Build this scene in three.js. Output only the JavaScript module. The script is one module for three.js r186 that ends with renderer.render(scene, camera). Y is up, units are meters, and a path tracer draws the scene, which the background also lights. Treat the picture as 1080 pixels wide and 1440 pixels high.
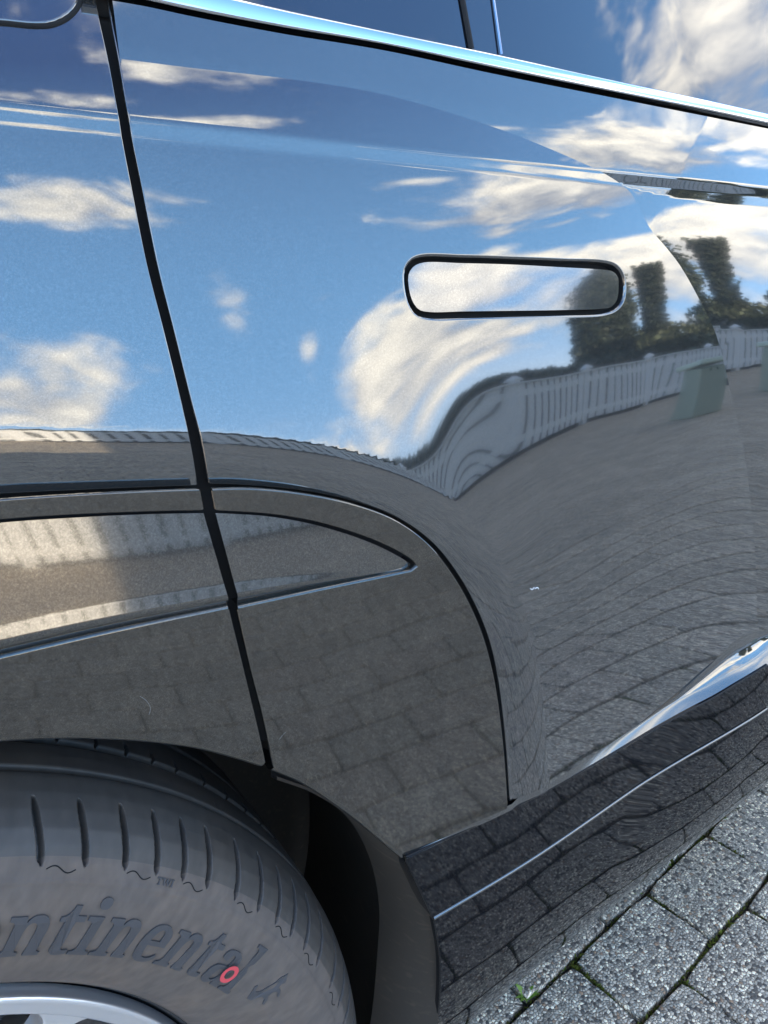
import * as THREE from 'three';
import { mergeGeometries, toCreasedNormals } from 'three/addons/utils/BufferGeometryUtils.js';
import { FontLoader } from 'three/addons/loaders/FontLoader.js';
import { RoundedBoxGeometry } from 'three/addons/geometries/RoundedBoxGeometry.js';

// ---------------------------------------------------------------- camera, sky, sun, exposure
const scene = new THREE.Scene();
const D = Math.PI / 180;
const camera = new THREE.PerspectiveCamera(2 * Math.atan(720 / 980) / D, 0.75, 0.02, 600);
camera.position.set(0, 0.934, 0.36);
camera.rotation.order = 'YXZ';
camera.rotation.set(-17.4 * D, -34.9 * D, -1.5 * D);
const renderer = new THREE.WebGLRenderer({ antialias: true });
renderer.toneMapping = THREE.LinearToneMapping;
renderer.toneMappingExposure = 3.55;
renderer.shadowMap.enabled = true;

const sunDir = new THREE.Vector3(-0.10, 0.355, -0.93).normalize();   // towards the sun: behind the car and the house
const sun = new THREE.DirectionalLight(new THREE.Color(1, 0.86, 0.66), 4.6);
sun.position.copy(sunDir).multiplyScalar(60); sun.castShadow = true;
sun.shadow.mapSize.set(4096, 4096); sun.shadow.radius = 1;
Object.assign(sun.shadow.camera, { left: -40, right: 40, top: 40, bottom: -40, near: 1, far: 160 });
scene.add(sun, sun.target);

// seeded random and value noise
function rng(seed) { let a = seed >>> 0; return () => { a = (a + 0x6D2B79F5) | 0; let t = Math.imul(a ^ (a >>> 15), 1 | a); t = (t + Math.imul(t ^ (t >>> 7), 61 | t)) ^ t; return ((t ^ (t >>> 14)) >>> 0) / 4294967296; }; }
const hash3 = (x, y, z) => { let h = Math.imul(x, 374761393) + Math.imul(y, 668265263) + Math.imul(z, 2147483647 - 1274126177) | 0; h = Math.imul(h ^ (h >>> 13), 1274126177); return ((h ^ (h >>> 16)) >>> 0) / 4294967296; };
const sm = (a, b, x) => { const t = Math.min(1, Math.max(0, (x - a) / (b - a))); return t * t * (3 - 2 * t); };
const clampL = x => Math.min(1, Math.max(0, x));
const mix = (a, b, t) => a + (b - a) * t;
function noise3(x, y, z) {
  const X = Math.floor(x), Y = Math.floor(y), Z = Math.floor(z), u = sm(0, 1, x - X), v = sm(0, 1, y - Y), w = sm(0, 1, z - Z);
  const l = (dy, dz) => mix(hash3(X, Y + dy, Z + dz), hash3(X + 1, Y + dy, Z + dz), u);
  return mix(mix(l(0, 0), l(1, 0), v), mix(l(0, 1), l(1, 1), v), w);
}
const fbm = (x, y, z, n = 5) => { let s = 0, a = 0.5, f = 1, t = 0; for (let i = 0; i < n; i++) { s += a * noise3(x * f + i * 17.3, y * f - i * 9.1, z * f + i * 4.7); t += a; a *= 0.52; f *= 2.07; } return s / t; };

function makeSky() {
  const W = 4096, H = 2048, data = new Float32Array(W * H * 4);
  // clouds: [azimuth from +x towards +z, elevation, half width, half height (degrees), weight, greyness]
  const banks = [[75, 27.5, 7, 2.6, 1, .25], [83, 10, 6, 4.6, 1, .2], [49, 30, 3.5, .9, .7, .1], [58, 31, 2.5, .7, .5, .1], [37, 24, 11, 5.5, 1.3, .6], [46, 13.5, 5, 3, 1, 0], [58, 15.6, 2.4, .55, .6, 0], [67.5, 16.7, 1.4, 2.6, .30, .1], [61.3, 12.3, .6, 2.6, .33, .1], [55, 50, 8, 1.4, 1, 0], [70, 49.6, 5, 1.2, .85, .1], [72, 55, 9, 1.5, .7, .1],
    [22, 25, 8, 5, 1.1, .1], [24, 30, 5, 1.2, .8, 0], [33, 7.5, 15, 5.0, 1.2, .3], [48, 7.5, 8, 5.5, 1.25, .15], [57, 2, 7, 3.4, 1, .05], [27, 12.5, 9, 1.6, .9, .1], [22, 62, 15, 10, 1.15, .45], [40, 70, 8, 6, .9, .2], [10, 34, 11, 7.5, 1.25, .6], [356, 50, 10, 8, 1, .3],
    [130, 20, 14, 5, 1, .3], [160, 32, 18, 6, 1, .2], [190, 18, 14, 5, 1, .3], [225, 35, 18, 8, 1, .2], [265, 24, 16, 5, 1, .3], [300, 40, 18, 7, 1, .2], [335, 22, 14, 5, 1, .3], [5, 18, 12, 6, 1, .3], [340, 58, 14, 7, .9, .2], [150, 60, 16, 6, .8, .2], [240, 62, 16, 7, .8, .2], [115, 40, 10, 4, .9, .2], [108, 14, 10, 4, 1, .2]];
  for (let j = 0; j < H; j++) {
    const el = (j + 0.5) / H * 180 - 90, e = el * D, ce_ = Math.cos(e);
    for (let i = 0; i < W; i++) {
      const az = ((i + 0.5) / W * 360 - 180), a = az * D, k = (j * W + i) * 4;
      let r = .27, g = .28, b = .31;
      if (el > 0) {
        const x = ce_ * Math.cos(a), y = Math.sin(e), z = ce_ * Math.sin(a), t = Math.pow(Math.min(1, el / 62), 0.9), hz = Math.exp(-el / 3.2) * .85;
        r = mix(mix(0.30, 0.050, t), 0.92, hz); g = mix(mix(0.67, 0.115, t), 1.03, hz); b = mix(mix(1.18, 0.315, t), 1.15, hz);
        let cov = 0, grey = 0;
        for (const [ca, ce, wa, we, wt, gy] of banks) {
          const dy = (el - ce) / we; if (dy > 2.2 || dy < -2.2) continue;
          let da = az - ca; da = (da - 360 * Math.round(da / 360)) * ce_ / wa; if (da > 2.2 || da < -2.2) continue;
          const q = da * da + dy * dy; if (q < 4) { const c = wt * (1 - q * .5); if (c > cov) { cov = c; grey = gy * sm(.6, -.7, dy); } }
        }
        let op = 0, lit = .8;
        if (cov > 0) {
          const wx = fbm(x * 6, y * 8, z * 6 + 9, 3) - .5, n = fbm(x * 6.5 + 11 + wx, y * 14, z * 6.5 + wx, 5), n2 = fbm(x * 22 + 3, y * 44 + wx * 4, z * 22 + 8, 6);
          op = sm(.14, .80, cov * .70 + (n - .5) * 1.7 + (n2 - .5) * .95 - .02) * .96;
          lit = clampL(.35 + (n2 - .5) * 1.9 + (n - .5) * 1.2 + (1 - op) * .35 + .22 - grey);
        } else if (el > 3) { op = .10 * sm(.60, .82, fbm(x * 2.5 - 4, y * 14 + 2, z * 3.1, 4)) * (1 - sm(28, 42, el)); }
        r = mix(r, mix(.50, 1.50, lit), op); g = mix(g, mix(.54, 1.40, lit), op); b = mix(b, mix(.62, 1.22, lit), op);
      }
      data[k] = r; data[k + 1] = g; data[k + 2] = b; data[k + 3] = 1;
    }
  }
  const tex = new THREE.DataTexture(data, W, H, THREE.RGBAFormat, THREE.FloatType);
  tex.mapping = THREE.EquirectangularReflectionMapping; tex.magFilter = tex.minFilter = THREE.LinearFilter; tex.needsUpdate = true;
  return tex;
}
const skyTex = makeSky();
scene.background = skyTex; scene.environment = skyTex;
scene.environmentIntensity = 1; scene.backgroundIntensity = 1;

// ---------------------------------------------------------------- helpers
const used = {};
const numbered = n => { const k = used[n] = (used[n] ?? -1) + 1; return k ? `${n}_${String(k).padStart(3, '0')}` : n; };
function mesh(name, geo, mat, parent) { const m = new THREE.Mesh(geo, mat); m.name = parent === scene ? numbered(name) : name; m.castShadow = m.receiveShadow = true; parent.add(m); return m; }
function thing(name, label, category, pos = [0, 0, 0], group) { const o = new THREE.Group(); o.name = numbered(name); o.position.set(...pos); o.userData = { label, category }; if (group) o.userData.group = group; scene.add(o); return o; }
function canvasTex(w, h, draw, srgb = true) {
  const cv = document.createElement('canvas'); cv.width = w; cv.height = h; draw(cv.getContext('2d'), w, h);
  const t = new THREE.CanvasTexture(cv); t.wrapS = t.wrapT = THREE.RepeatWrapping; t.magFilter = THREE.LinearFilter; if (srgb) t.colorSpace = THREE.SRGBColorSpace; return t;
}
function dataTex(w, h, fn, srgb = true) {   // fn(i, j) -> [r, g, b] 0..1
  const d = new Uint8Array(w * h * 4);
  for (let j = 0; j < h; j++) for (let i = 0; i < w; i++) { const c = fn(i, j), k = (j * w + i) * 4; d[k] = 255 * Math.min(1, Math.max(0, c[0])); d[k + 1] = 255 * Math.min(1, Math.max(0, c[1])); d[k + 2] = 255 * Math.min(1, Math.max(0, c[2])); d[k + 3] = 255; }
  const t = new THREE.DataTexture(d, w, h); t.wrapS = t.wrapT = THREE.RepeatWrapping; t.magFilter = t.minFilter = THREE.LinearFilter; if (srgb) t.colorSpace = THREE.SRGBColorSpace; t.needsUpdate = true; return t;
}
const rep = (t, s) => { const c = t.clone(); c.repeat.set(s, s); c.needsUpdate = true; return c; };
const std = o => new THREE.MeshStandardMaterial(o), phys = o => new THREE.MeshPhysicalMaterial(o);
const lin = (r, g, b) => new THREE.Color().setRGB(r, g, b);

// ---------------------------------------------------------------- the body side as height fields z(x, y): x forward, y up, z outward
function tps(pts) {   // thin-plate spline through [x, y, value]
  const n = pts.length, N = n + 3, A = [];
  const U = r2 => r2 > 0 ? 0.5 * r2 * Math.log(r2) : 0;
  for (let i = 0; i < N; i++) A.push(new Float64Array(N + 1));
  for (let i = 0; i < n; i++) {
    for (let j = 0; j < n; j++) A[i][j] = U((pts[i][0] - pts[j][0]) ** 2 + (pts[i][1] - pts[j][1]) ** 2);
    A[i][i] += 8e-4; A[i][n] = A[n][i] = 1; A[i][n + 1] = A[n + 1][i] = pts[i][0]; A[i][n + 2] = A[n + 2][i] = pts[i][1]; A[i][N] = pts[i][2];
  }
  for (let c = 0; c < N; c++) {
    let p = c; for (let r = c + 1; r < N; r++) if (Math.abs(A[r][c]) > Math.abs(A[p][c])) p = r;
    [A[c], A[p]] = [A[p], A[c]];
    for (let r = 0; r < N; r++) if (r !== c) { const f = A[r][c] / A[c][c]; if (f) for (let k = c; k <= N; k++) A[r][k] -= f * A[c][k]; }
  }
  const w = A.map((row, i) => row[N] / row[i]);
  return (x, y) => { let s = w[n] + w[n + 1] * x + w[n + 2] * y; for (let i = 0; i < n; i++) s += w[i] * U((x - pts[i][0]) ** 2 + (y - pts[i][1]) ** 2); return s; };
}
const HX0 = -0.6, HDX = 0.01, HNX = 211, HY0 = 0.3, HDY = 0.001, HNY = 861;
function integrate(alpha, g, yb, sigma = () => 1.2) {   // height field whose vertical sections lean back by alpha degrees and pass through g(x) at y = yb
  const a = new Float64Array(HNX * HNY), jb = Math.round((yb - HY0) / HDY);
  for (let i = 0; i < HNX; i++) {
    const x = HX0 + i * HDX, s = new Float64Array(HNY);
    for (let j = 0; j < HNY; j++) s[j] = -Math.tan(alpha(x, HY0 + j * HDY) * Math.PI / 180);
    a[i * HNY + jb] = g(x);
    for (let j = jb + 1; j < HNY; j++) a[i * HNY + j] = a[i * HNY + j - 1] + (s[j] + s[j - 1]) / 2 * HDY;
    for (let j = jb - 1; j >= 0; j--) a[i * HNY + j] = a[i * HNY + j + 1] - (s[j] + s[j + 1]) / 2 * HDY;
  }
  // fair the surface along the car: sigma(y) in grid steps
  const row = new Float64Array(HNX);
  for (let j = 0; j < HNY; j++) {
    const sg = sigma(HY0 + j * HDY), R = Math.ceil(sg * 3), w = []; let tot = 0; for (let k = -R; k <= R; k++) { const v = Math.exp(-k * k / (2 * sg * sg)); w.push(v); tot += v; }
    for (let i = 0; i < HNX; i++) row[i] = a[i * HNY + j];
    for (let i = 0; i < HNX; i++) {
      let s = 0; for (let k = -R; k <= R; k++) { const q = i + k, v = q < 0 ? 2 * row[0] - row[Math.min(HNX - 1, -q)] : q >= HNX ? 2 * row[HNX - 1] - row[Math.max(0, 2 * HNX - 2 - q)] : row[q]; s += w[k + R] * v; }
      a[i * HNY + j] = s / tot;
    }
  }
  const cr = t => [(1 - t) ** 3 / 6, (3 * t ** 3 - 6 * t * t + 4) / 6, (-3 * t ** 3 + 3 * t * t + 3 * t + 1) / 6, t ** 3 / 6];
  return (x, y) => {
    const u = Math.min(HNX - 2.001, Math.max(1, (x - HX0) / HDX)), v = Math.min(HNY - 2.001, Math.max(1, (y - HY0) / HDY));
    const i = Math.floor(u), j = Math.floor(v), cu = cr(u - i), cv = cr(v - j); let s = 0;
    for (let p = 0; p < 4; p++) for (let q = 0; q < 4; q++) s += cu[p] * cv[q] * a[(i + p - 1) * HNY + j + q - 1];
    return s;
  };
}
const clamp = (x, a, b) => Math.min(b, Math.max(a, x));
const sstep = (a, b, x) => { const t = clamp((x - a) / (b - a), 0, 1); return t * t * (3 - 2 * t); };
function lerpX(pts, x) {   // piecewise linear y(x), extended at both ends
  let k = 0; while (k < pts.length - 2 && x > pts[k + 1][0]) k++;
  const [a, b] = [pts[k], pts[k + 1]]; return a[1] + (b[1] - a[1]) * (x - a[0]) / (b[0] - a[0]);
}
function crDense(c, n = 6) {   // Catmull-Rom points between the given ones
  const out = [];
  for (let i = 0; i < c.length - 1; i++) {
    const p0 = c[Math.max(0, i - 1)], p1 = c[i], p2 = c[i + 1], p3 = c[Math.min(c.length - 1, i + 2)];
    for (let k = 0; k < n; k++) { const t = k / n, a = ((-t + 2) * t - 1) * t / 2, b = ((3 * t - 5) * t * t + 2) / 2, d = ((-3 * t + 4) * t + 1) * t / 2, e = (t - 1) * t * t / 2; out.push([0, 1].map(q => a * p0[q] + b * p1[q] + d * p2[q] + e * p3[q])); }
  }
  out.push(c[c.length - 1]); return out;
}
function polyDist(pts, x, y) {
  let m = 1e9, sg = 1;
  for (let k = 0; k < pts.length - 1; k++) {
    const ax = pts[k][0], ay = pts[k][1], dx = pts[k + 1][0] - ax, dy = pts[k + 1][1] - ay, t = clamp(((x - ax) * dx + (y - ay) * dy) / (dx * dx + dy * dy), 0, 1);
    const ex = x - ax - dx * t, ey = y - ay - dy * t, d = ex * ex + ey * ey;
    if (d < m) { m = d; sg = dx * (y - ay) - dy * (x - ax) > 0 ? 1 : -1; }
  }
  return Math.sqrt(m) * sg;
}
const ridgeY = 1.0083 + .0006;
const creaseLine = [[.1049,1.0393],[.1496,1.0407],[.1975,1.0429],[.2538,1.0434],[.2938,1.0401],[.3273,1.0355],[.3643,1.0292],[.4056,1.0201],[.4441,1.0106],[.4634,1.0041],[.4743,.9972],[.4902,.977],[.5083,.9644],[.5298,.9489],[.5563,.9235],[.5834,.8938],[.6104,.8459],[.6516,.7707],[.6926,.6657],[.7212,.5664]];
const archLine = [[-.0197,.854],[.0304,.8568],[.0585,.8533],[.0899,.849],[.1229,.8443],[.1443,.8397],[.1777,.8305],[.2101,.8181],[.2408,.8016],[.2689,.7779],[.2904,.7498],[.3086,.718],[.3219,.6856],[.3318,.6463],[.3395,.5991],[.3466,.5388]];
const archDense = crDense(archLine, 5), creaseDense = crDense(creaseLine, 3), creaseWedge = creaseDense.slice(0, 25), wedgeEnd = creaseDense[24], wedgeSlope = (creaseDense[24][1] - creaseDense[23][1]) / (creaseDense[24][0] - creaseDense[23][0]), creaseSide = creaseDense, creaseLow = .065, creaseTop = .16;
const bodyTilt = tps([[.0598,.9919,11.9455],[.0932,.9932,12.2322],[.1274,.9915,12.9503],[.182,.9921,13.5566],[.2477,.9903,13.9618],[.3288,.9898,13.9894],[.4388,.9885,12.269],[.0547,.961,9.3843],[.0887,.9618,9.5689],[.1273,.9611,10.0429],[.1796,.9605,10.2948],[.2323,.9596,10.0696],[.3297,.9611,8.9915],[.4336,.9651,8.0509],[.0491,.9272,8.6558],[.0806,.9259,8.9063],[.1194,.9227,9.176],[.1681,.9188,9.3864],[.2116,.9168,8.8288],[.2507,.911,7.85],[.3006,.9127,7.1399],[.3442,.913,6.257],[.4228,.917,5.5871],[.5081,.9194,5.1036],[.3008,.8997,6.3518],[.3009,.8886,5.5339],[.326,.8765,5.2842],[.4034,.8746,5.338],[.4868,.8765,5.1478],[.5486,.8823,4.6969],[.0437,.8948,8.0797],[.0756,.8915,8.43],[.1151,.8857,8.7939],[.1648,.8785,9.3521],[.2047,.8741,9.356],[.2392,.8704,8.3407],[.2662,.8718,7.2009],[.2844,.8691,6.7014],[.2952,.8574,6.5453],[.0406,.8764,7.3223],[.0759,.8715,7.7659],[.1201,.8654,8.3502],[.1717,.8562,8.6711],[.2128,.844,8.8727],[.2488,.8273,9.3233],[.2743,.8277,8.9951],[.263,.8433,9.4688],[.249,.8385,9.6768],[.3047,.8301,6.8474],[.2862,.8329,8.2783],[.2956,.7948,7.9206],[.3278,.8141,6.6691],[.3763,.8313,5.2643],[.4558,.8396,4.4072],[.53,.8435,3.8337],[.3362,.7627,4.6],[.411,.7805,3.1],[.6059,.7846,1.5],[.3541,.6773,2.5],[.6045,.6722,.2],[.375,.5718,1.4],[.7832,.3815,-1],[.7048,.7696,1.2]]);
const bodyField = integrate((x, y) => {
  const s = y - ridgeY, lo = clamp(bodyTilt(clamp(x, -.1, .95), clamp(Math.min(y, y - Math.max(s, 0)), .38, 1.1)), -9, 18), up = 20.5 + clamp(s, 0, .04) * 170;
  const f = sstep(-.0055, -.0025, s) * (1 - sstep(.0025, .005, s));
  const a = lo + (up - lo) * sstep(-.002, .003, s);
  return a + (6 - 2.4 * sstep(.25, .50, x) + 4 * sstep(.58, .68, x) - a) * f;
}, x => .022 - .012 * ((x - .4) / .6) ** 2, .93, y => 1.2 + 7 * sstep(.80, .66, y));
const lip = (x, y) => { const d = Math.max(-.008, polyDist(archDense, x, y)), w = .0275; return d < w ? .0044 * (1 - d / w) ** 1.6 : 0; };
const mix2 = (a, b, t) => a + (b - a) * t;
function hBody(x, y, front) { return bodyField(x, y) - lip(x, y) + (front ? creaseLow * Math.max(-.0015, polyDist(creaseSide, x, y)) + creaseTop * Math.max(-.0015, y - (x < wedgeEnd[0] ? lerpX(creaseWedge, x) : wedgeEnd[1] + wedgeSlope * .045 * (1 - Math.exp((wedgeEnd[0] - x) / .045)))) : 0); }
const cladTilt = tps([[.041,.8522,-1.2921],[.108,.8415,-.7831],[.1691,.827,-.763],[.2295,.794,-1.3892],[.2807,.7221,-1.5735],[.3087,.6455,-1.2825],[.0435,.7744,-.174],[.0922,.7651,.1229],[.174,.7641,-.4166],[.0389,.7442,-2.0802],[.1049,.7077,-.9059],[.1676,.6577,-.1383],[.2365,.5661,.0292],[.1492,.7323,.029]]);
const hClad = integrate((x, y) => clamp(cladTilt(clamp(x, -.1, .4), clamp(y, .45, .9)), -8, 4), x => { const u = Math.max(-.15, x + .05); return .0285 + .035 * u + .10 * u * u; }, .80, () => 3);
const sillTop = crDense([[.2314,.5586],[.322,.5486],[.4769,.5429],[.7261,.5362]], 6);
const sillMid = crDense([[.2553,.4896],[.4633,.4868],[.7422,.4771]], 6);
const sillZ = x => .0460 - .0032 * sstep(.34, .54, x) + .0095 * sstep(.50, .74, x);
const hSill = (x, y) => sillZ(x) + .07 * (y - lerpX(sillTop, x));
const hGlass = (x, y) => hBody(x, 1.062, 1) - .012 - .42 * (y - 1.062);
const sillBase = x => .2165 + .03 * (x - .367);
const hLow = (x, y) => { const m = lerpX(sillMid, x), z = hSill(x, m) + .0012, q = clamp((m - y) / (m - sillBase(x)), 0, 1.3); return z - (z + .03) * (.36 * q + .64 * q * q * q); };
const strip = (a, b) => a.slice(0, b);
const extR = (c, x) => { const n = c.length, a = c[n - 2], b = c[n - 1]; return [x, b[1] + (b[1] - a[1]) * (x - b[0]) / (b[0] - a[0])]; };
const H0 = (x, y) => hBody(x, y, 0), H1 = (x, y) => hBody(x, y, 1);
function grad(h, x, y) { const e = 0.0004; return [(h(x + e, y) - h(x - e, y)) / (2 * e), (h(x, y + e) - h(x, y - e)) / (2 * e)]; }
function norm(h, x, y) { const [a, b] = grad(h, x, y), l = Math.hypot(a, b, 1); return [-a / l, -b / l, 1 / l]; }
function geoFrom(P, N, UV, I) {
  const g = new THREE.BufferGeometry(); g.setAttribute('position', new THREE.Float32BufferAttribute(P, 3)); if (N) g.setAttribute('normal', new THREE.Float32BufferAttribute(N, 3));
  g.setAttribute('uv', new THREE.Float32BufferAttribute(UV, 2)); g.setIndex(I); if (!N) g.computeVertexNormals(); return g;
}
function clip(poly, ax, v, keepGreater) {
  const out = [], n = poly.length, s = keepGreater ? 1 : -1;
  for (let i = 0; i < n; i++) {
    const a = poly[i], b = poly[(i + 1) % n], da = (a[ax] - v) * s, db = (b[ax] - v) * s;
    if (da >= 0) out.push(a);
    if ((da >= 0) !== (db >= 0)) { const t = da / (da - db), p = [a[0] + (b[0] - a[0]) * t, a[1] + (b[1] - a[1]) * t]; p[ax] = v; out.push(p); }
  }
  return out;
}
// a sheet of the height field h trimmed to a polygon; rows: extra fine y levels [y0, y1, step]
function panel(poly, h, cell = 0.006, fine) {
  const xs = poly.map(p => p[0]), ys = poly.map(p => p[1]), x0 = Math.min(...xs), x1 = Math.max(...xs), y0 = Math.min(...ys), y1 = Math.max(...ys);
  const P = [], N = [], UV = [], I = [], key = new Map();
  const vert = (x, y) => { const k = Math.round(x * 2e5) + '_' + Math.round(y * 2e5); let i = key.get(k); if (i === undefined) { i = P.length / 3; key.set(k, i); P.push(x, y, h(x, y)); N.push(...norm(h, x, y)); UV.push(x, y); } return i; };
  const rows = []; for (let y = Math.floor(y0 / cell) * cell; y < y1 + cell;) { rows.push(y); const f = fine && fine.find(q => y >= q[0] - 1e-6 && y < q[1]); y += f ? f[2] : cell; }
  for (let r = 0; r < rows.length - 1; r++) {
    let row = clip(clip(poly, 1, rows[r], true), 1, rows[r + 1], false); if (row.length < 3) continue;
    for (let c = Math.floor(x0 / cell); c * cell < x1; c++) {
      if (!row.length) break;
      const q = clip(clip(row, 0, c * cell, true), 0, (c + 1) * cell, false); if (q.length < 3) continue;
      const v2 = []; for (const p of q) { const l = v2[v2.length - 1]; if (!l || Math.hypot(p[0] - l.x, p[1] - l.y) > 1e-6) v2.push(new THREE.Vector2(p[0], p[1])); }
      if (v2.length < 3 || Math.abs(THREE.ShapeUtils.area(v2)) < 1e-9) continue;
      for (const f of THREE.ShapeUtils.triangulateShape(v2, [])) {
        let [a, b, d] = f.map(k => v2[k]); const ar = (b.x - a.x) * (d.y - a.y) - (b.y - a.y) * (d.x - a.x); if (Math.abs(ar) < 1e-11) continue; if (ar < 0) [b, d] = [d, b];
        I.push(vert(a.x, a.y), vert(b.x, b.y), vert(d.x, d.y));
      }
    }
  }
  return geoFrom(P, N, UV, I);
}
function resample(c, step, closed) {   // Catmull-Rom through the points, then even steps
  const v = c.map(p => new THREE.Vector3(p[0], p[1], p[2] ?? 0)), cu = new THREE.CatmullRomCurve3(v, !!closed, 'centripetal'), n = Math.max(2, Math.round(cu.getLength() / step));
  return cu.getSpacedPoints(n).map(p => [p.x, p.y, p.z]);
}
// rounded return flange along an outline: the panel lies on the left of the direction of travel
function flange(c, h, r = 0.0014, depth = 0.018, closed) {
  const P = [], N = [], UV = [], I = [], n = c.length, m = 8;
  for (let i = 0; i < n; i++) {
    const a = c[closed ? (i + n - 2) % (n - 1) : Math.max(0, i - 1)], b = c[closed ? (i + 1) % (n - 1) : Math.min(n - 1, i + 1)], p = c[i];
    const nn = norm(h, p[0], p[1]), T = [b[0] - a[0], b[1] - a[1], h(b[0], b[1]) - h(a[0], a[1])], l = Math.hypot(...T);
    const o = [(T[1] * nn[2] - T[2] * nn[1]) / l, (T[2] * nn[0] - T[0] * nn[2]) / l, (T[0] * nn[1] - T[1] * nn[0]) / l], z = h(p[0], p[1]);
    for (let k = 0; k <= m; k++) {
      const t = Math.min(k, m - 2) / (m - 2) * Math.PI / 2, s = r * Math.sin(t), d = r * (1 - Math.cos(t)) + (k === m ? depth : k === m - 1 ? 0.0005 : 0);
      for (let q = 0; q < 3; q++) { P.push([p[0], p[1], z][q] + o[q] * s - nn[q] * d); N.push(nn[q] * Math.cos(t) + o[q] * Math.sin(t)); }
      UV.push(p[0], p[1] + k * 0.001);
      if (i && k) { const e = i * (m + 1) + k; I.push(e - m - 2, e - m - 1, e - 1, e - 1, e - m - 1, e); }
    }
  }
  return geoFrom(P, N, UV, I);
}
// surface between two 3-D curves of equal point count: f(t, u) -> [blend, dx, dy, dz]
function loft(A, B, nv, f = t => [t, 0, 0, 0], flip) {
  const P = [], UV = [], I = [], nu = A.length;
  for (let i = 0; i < nu; i++) for (let k = 0; k <= nv; k++) {
    const [t, dx, dy, dz] = f(k / nv, i / (nu - 1)), a = A[i], b = B[i];
    P.push(mix(a[0], b[0], t) + dx, mix(a[1], b[1], t) + dy, mix(a[2], b[2], t) + dz); UV.push(mix(a[0], b[0], t), mix(a[1], b[1], t) + dz);
    if (i && k) { const e = i * (nv + 1) + k, q = e - nv - 1; if (flip) I.push(q - 1, q, e - 1, e - 1, q, e); else I.push(q - 1, e - 1, q, e - 1, e, q); }
  }
  return geoFrom(P, null, UV, I);
}
const on = (c, h, dz = 0) => c.map(p => [p[0], p[1], h(p[0], p[1]) + dz]);
const merge = a => mergeGeometries(a.map(g => { const q = g.index ? g.toNonIndexed() : g; for (const k of Object.keys(q.attributes)) if (!['position', 'normal', 'uv'].includes(k)) q.deleteAttribute(k); return q; }));

// ---------------------------------------------------------------- materials of the car
const R1 = rng(5);
const flake = dataTex(512, 512, () => { const v = 0.70 + 0.3 * R1() * R1() + (R1() > 0.97 ? 0.2 : 0); return [v, v, v]; }, false);
const M = {};
const flakeB = dataTex(512, 512, () => { const v = 0.5 + 0.5 * R1() * R1() + (R1() > 0.95 ? 0.3 : 0); return [v, v, v]; }, false);
M.paint = phys({ color: lin(.205, .205, .20), metalness: .84, roughness: .045, clearcoat: 1, clearcoatRoughness: .015, map: rep(flake, 5) });
M.cladPaint = phys({ color: lin(.165, .152, .13), metalness: .82, roughness: .085, clearcoat: 1, clearcoatRoughness: .03, map: rep(flakeB, 4) });
M.bladePaint = phys({ color: lin(.23, .222, .205), metalness: .85, roughness: .09, clearcoat: 1, clearcoatRoughness: .03, map: rep(flakeB, 4) });
M.flapPaint = phys({ color: lin(.225, .227, .23), metalness: .8, roughness: .07, clearcoat: 1, clearcoatRoughness: .02, map: rep(flake, 4) });
M.gloss = phys({ color: lin(.010, .010, .011), roughness: .03, ior: 1.5, specularIntensity: .38 });
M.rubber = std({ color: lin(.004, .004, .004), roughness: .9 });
M.chrome = phys({ color: lin(.62, .64, .67), metalness: 1, roughness: .10 });
M.glass = phys({ color: lin(.010, .013, .018), roughness: .015, ior: 2.1, specularIntensity: 1 });
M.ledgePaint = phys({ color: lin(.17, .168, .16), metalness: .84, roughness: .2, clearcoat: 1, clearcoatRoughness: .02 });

// ---------------------------------------------------------------- car outlines (x, y)
const shutF = [[.1159,1.1],[.1114,1.0657],[.1097,1.0395],[.108,1.0143],[.108,.9812],[.1088,.9503],[.1114,.9214],[.1139,.8915],[.1156,.8673],[.1171,.8448]];
const shutD = [[.1235,1.102],[.1181,1.0671],[.1156,1.0404],[.1135,1.0149],[.1138,.9846],[.1148,.9503],[.1177,.9179],[.1202,.8875],[.1224,.8647],[.124,.8445]];
const gapF = [[.1171,.8448],[.0909,.8481],[.0595,.8519],[.031,.8552]];
const gapD = [[.124,.8445],[.1445,.8404],[.1768,.8319],[.2077,.8203],[.2364,.8049],[.2629,.7825],[.2835,.7552],[.3005,.7247],[.3129,.6937],[.3217,.6563],[.3279,.612],[.3334,.5547]];
const doorLow = [[.3334,.5541],[.4016,.5503],[.4865,.5472],[.5819,.5507],[.6314,.5644],[.683,.5782],[.743,.5687]];
const beltLow = [[.1057,1.0642],[.1313,1.0652],[.1554,1.065],[.2058,1.0655],[.2699,1.0674],[.3492,1.0653],[.4444,1.0631],[.5666,1.0615],[.6612,1.0612]];
const beltMid = [[.106,1.0657],[.1317,1.0669],[.1558,1.0667],[.2063,1.0676],[.2705,1.0697],[.3498,1.0679],[.4452,1.066],[.5676,1.0648],[.6622,1.0642]];
const beltTop = [[.1087,1.0781],[.1341,1.0782],[.1583,1.0782],[.2086,1.0778],[.2724,1.0781],[.3521,1.0775],[.4474,1.0752],[.5705,1.0741],[.6653,1.0738]];
const holeO = [[.2704,.9557],[.3021,.9557],[.344,.955],[.391,.954],[.4358,.9528],[.4502,.9499],[.4582,.943],[.4605,.9334],[.4578,.9239],[.4493,.9176],[.4345,.9146],[.3885,.9149],[.3405,.9159],[.2976,.9168],[.2708,.9179],[.2615,.9207],[.2566,.9276],[.2549,.938],[.2561,.9466],[.2616,.9529]];
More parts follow.
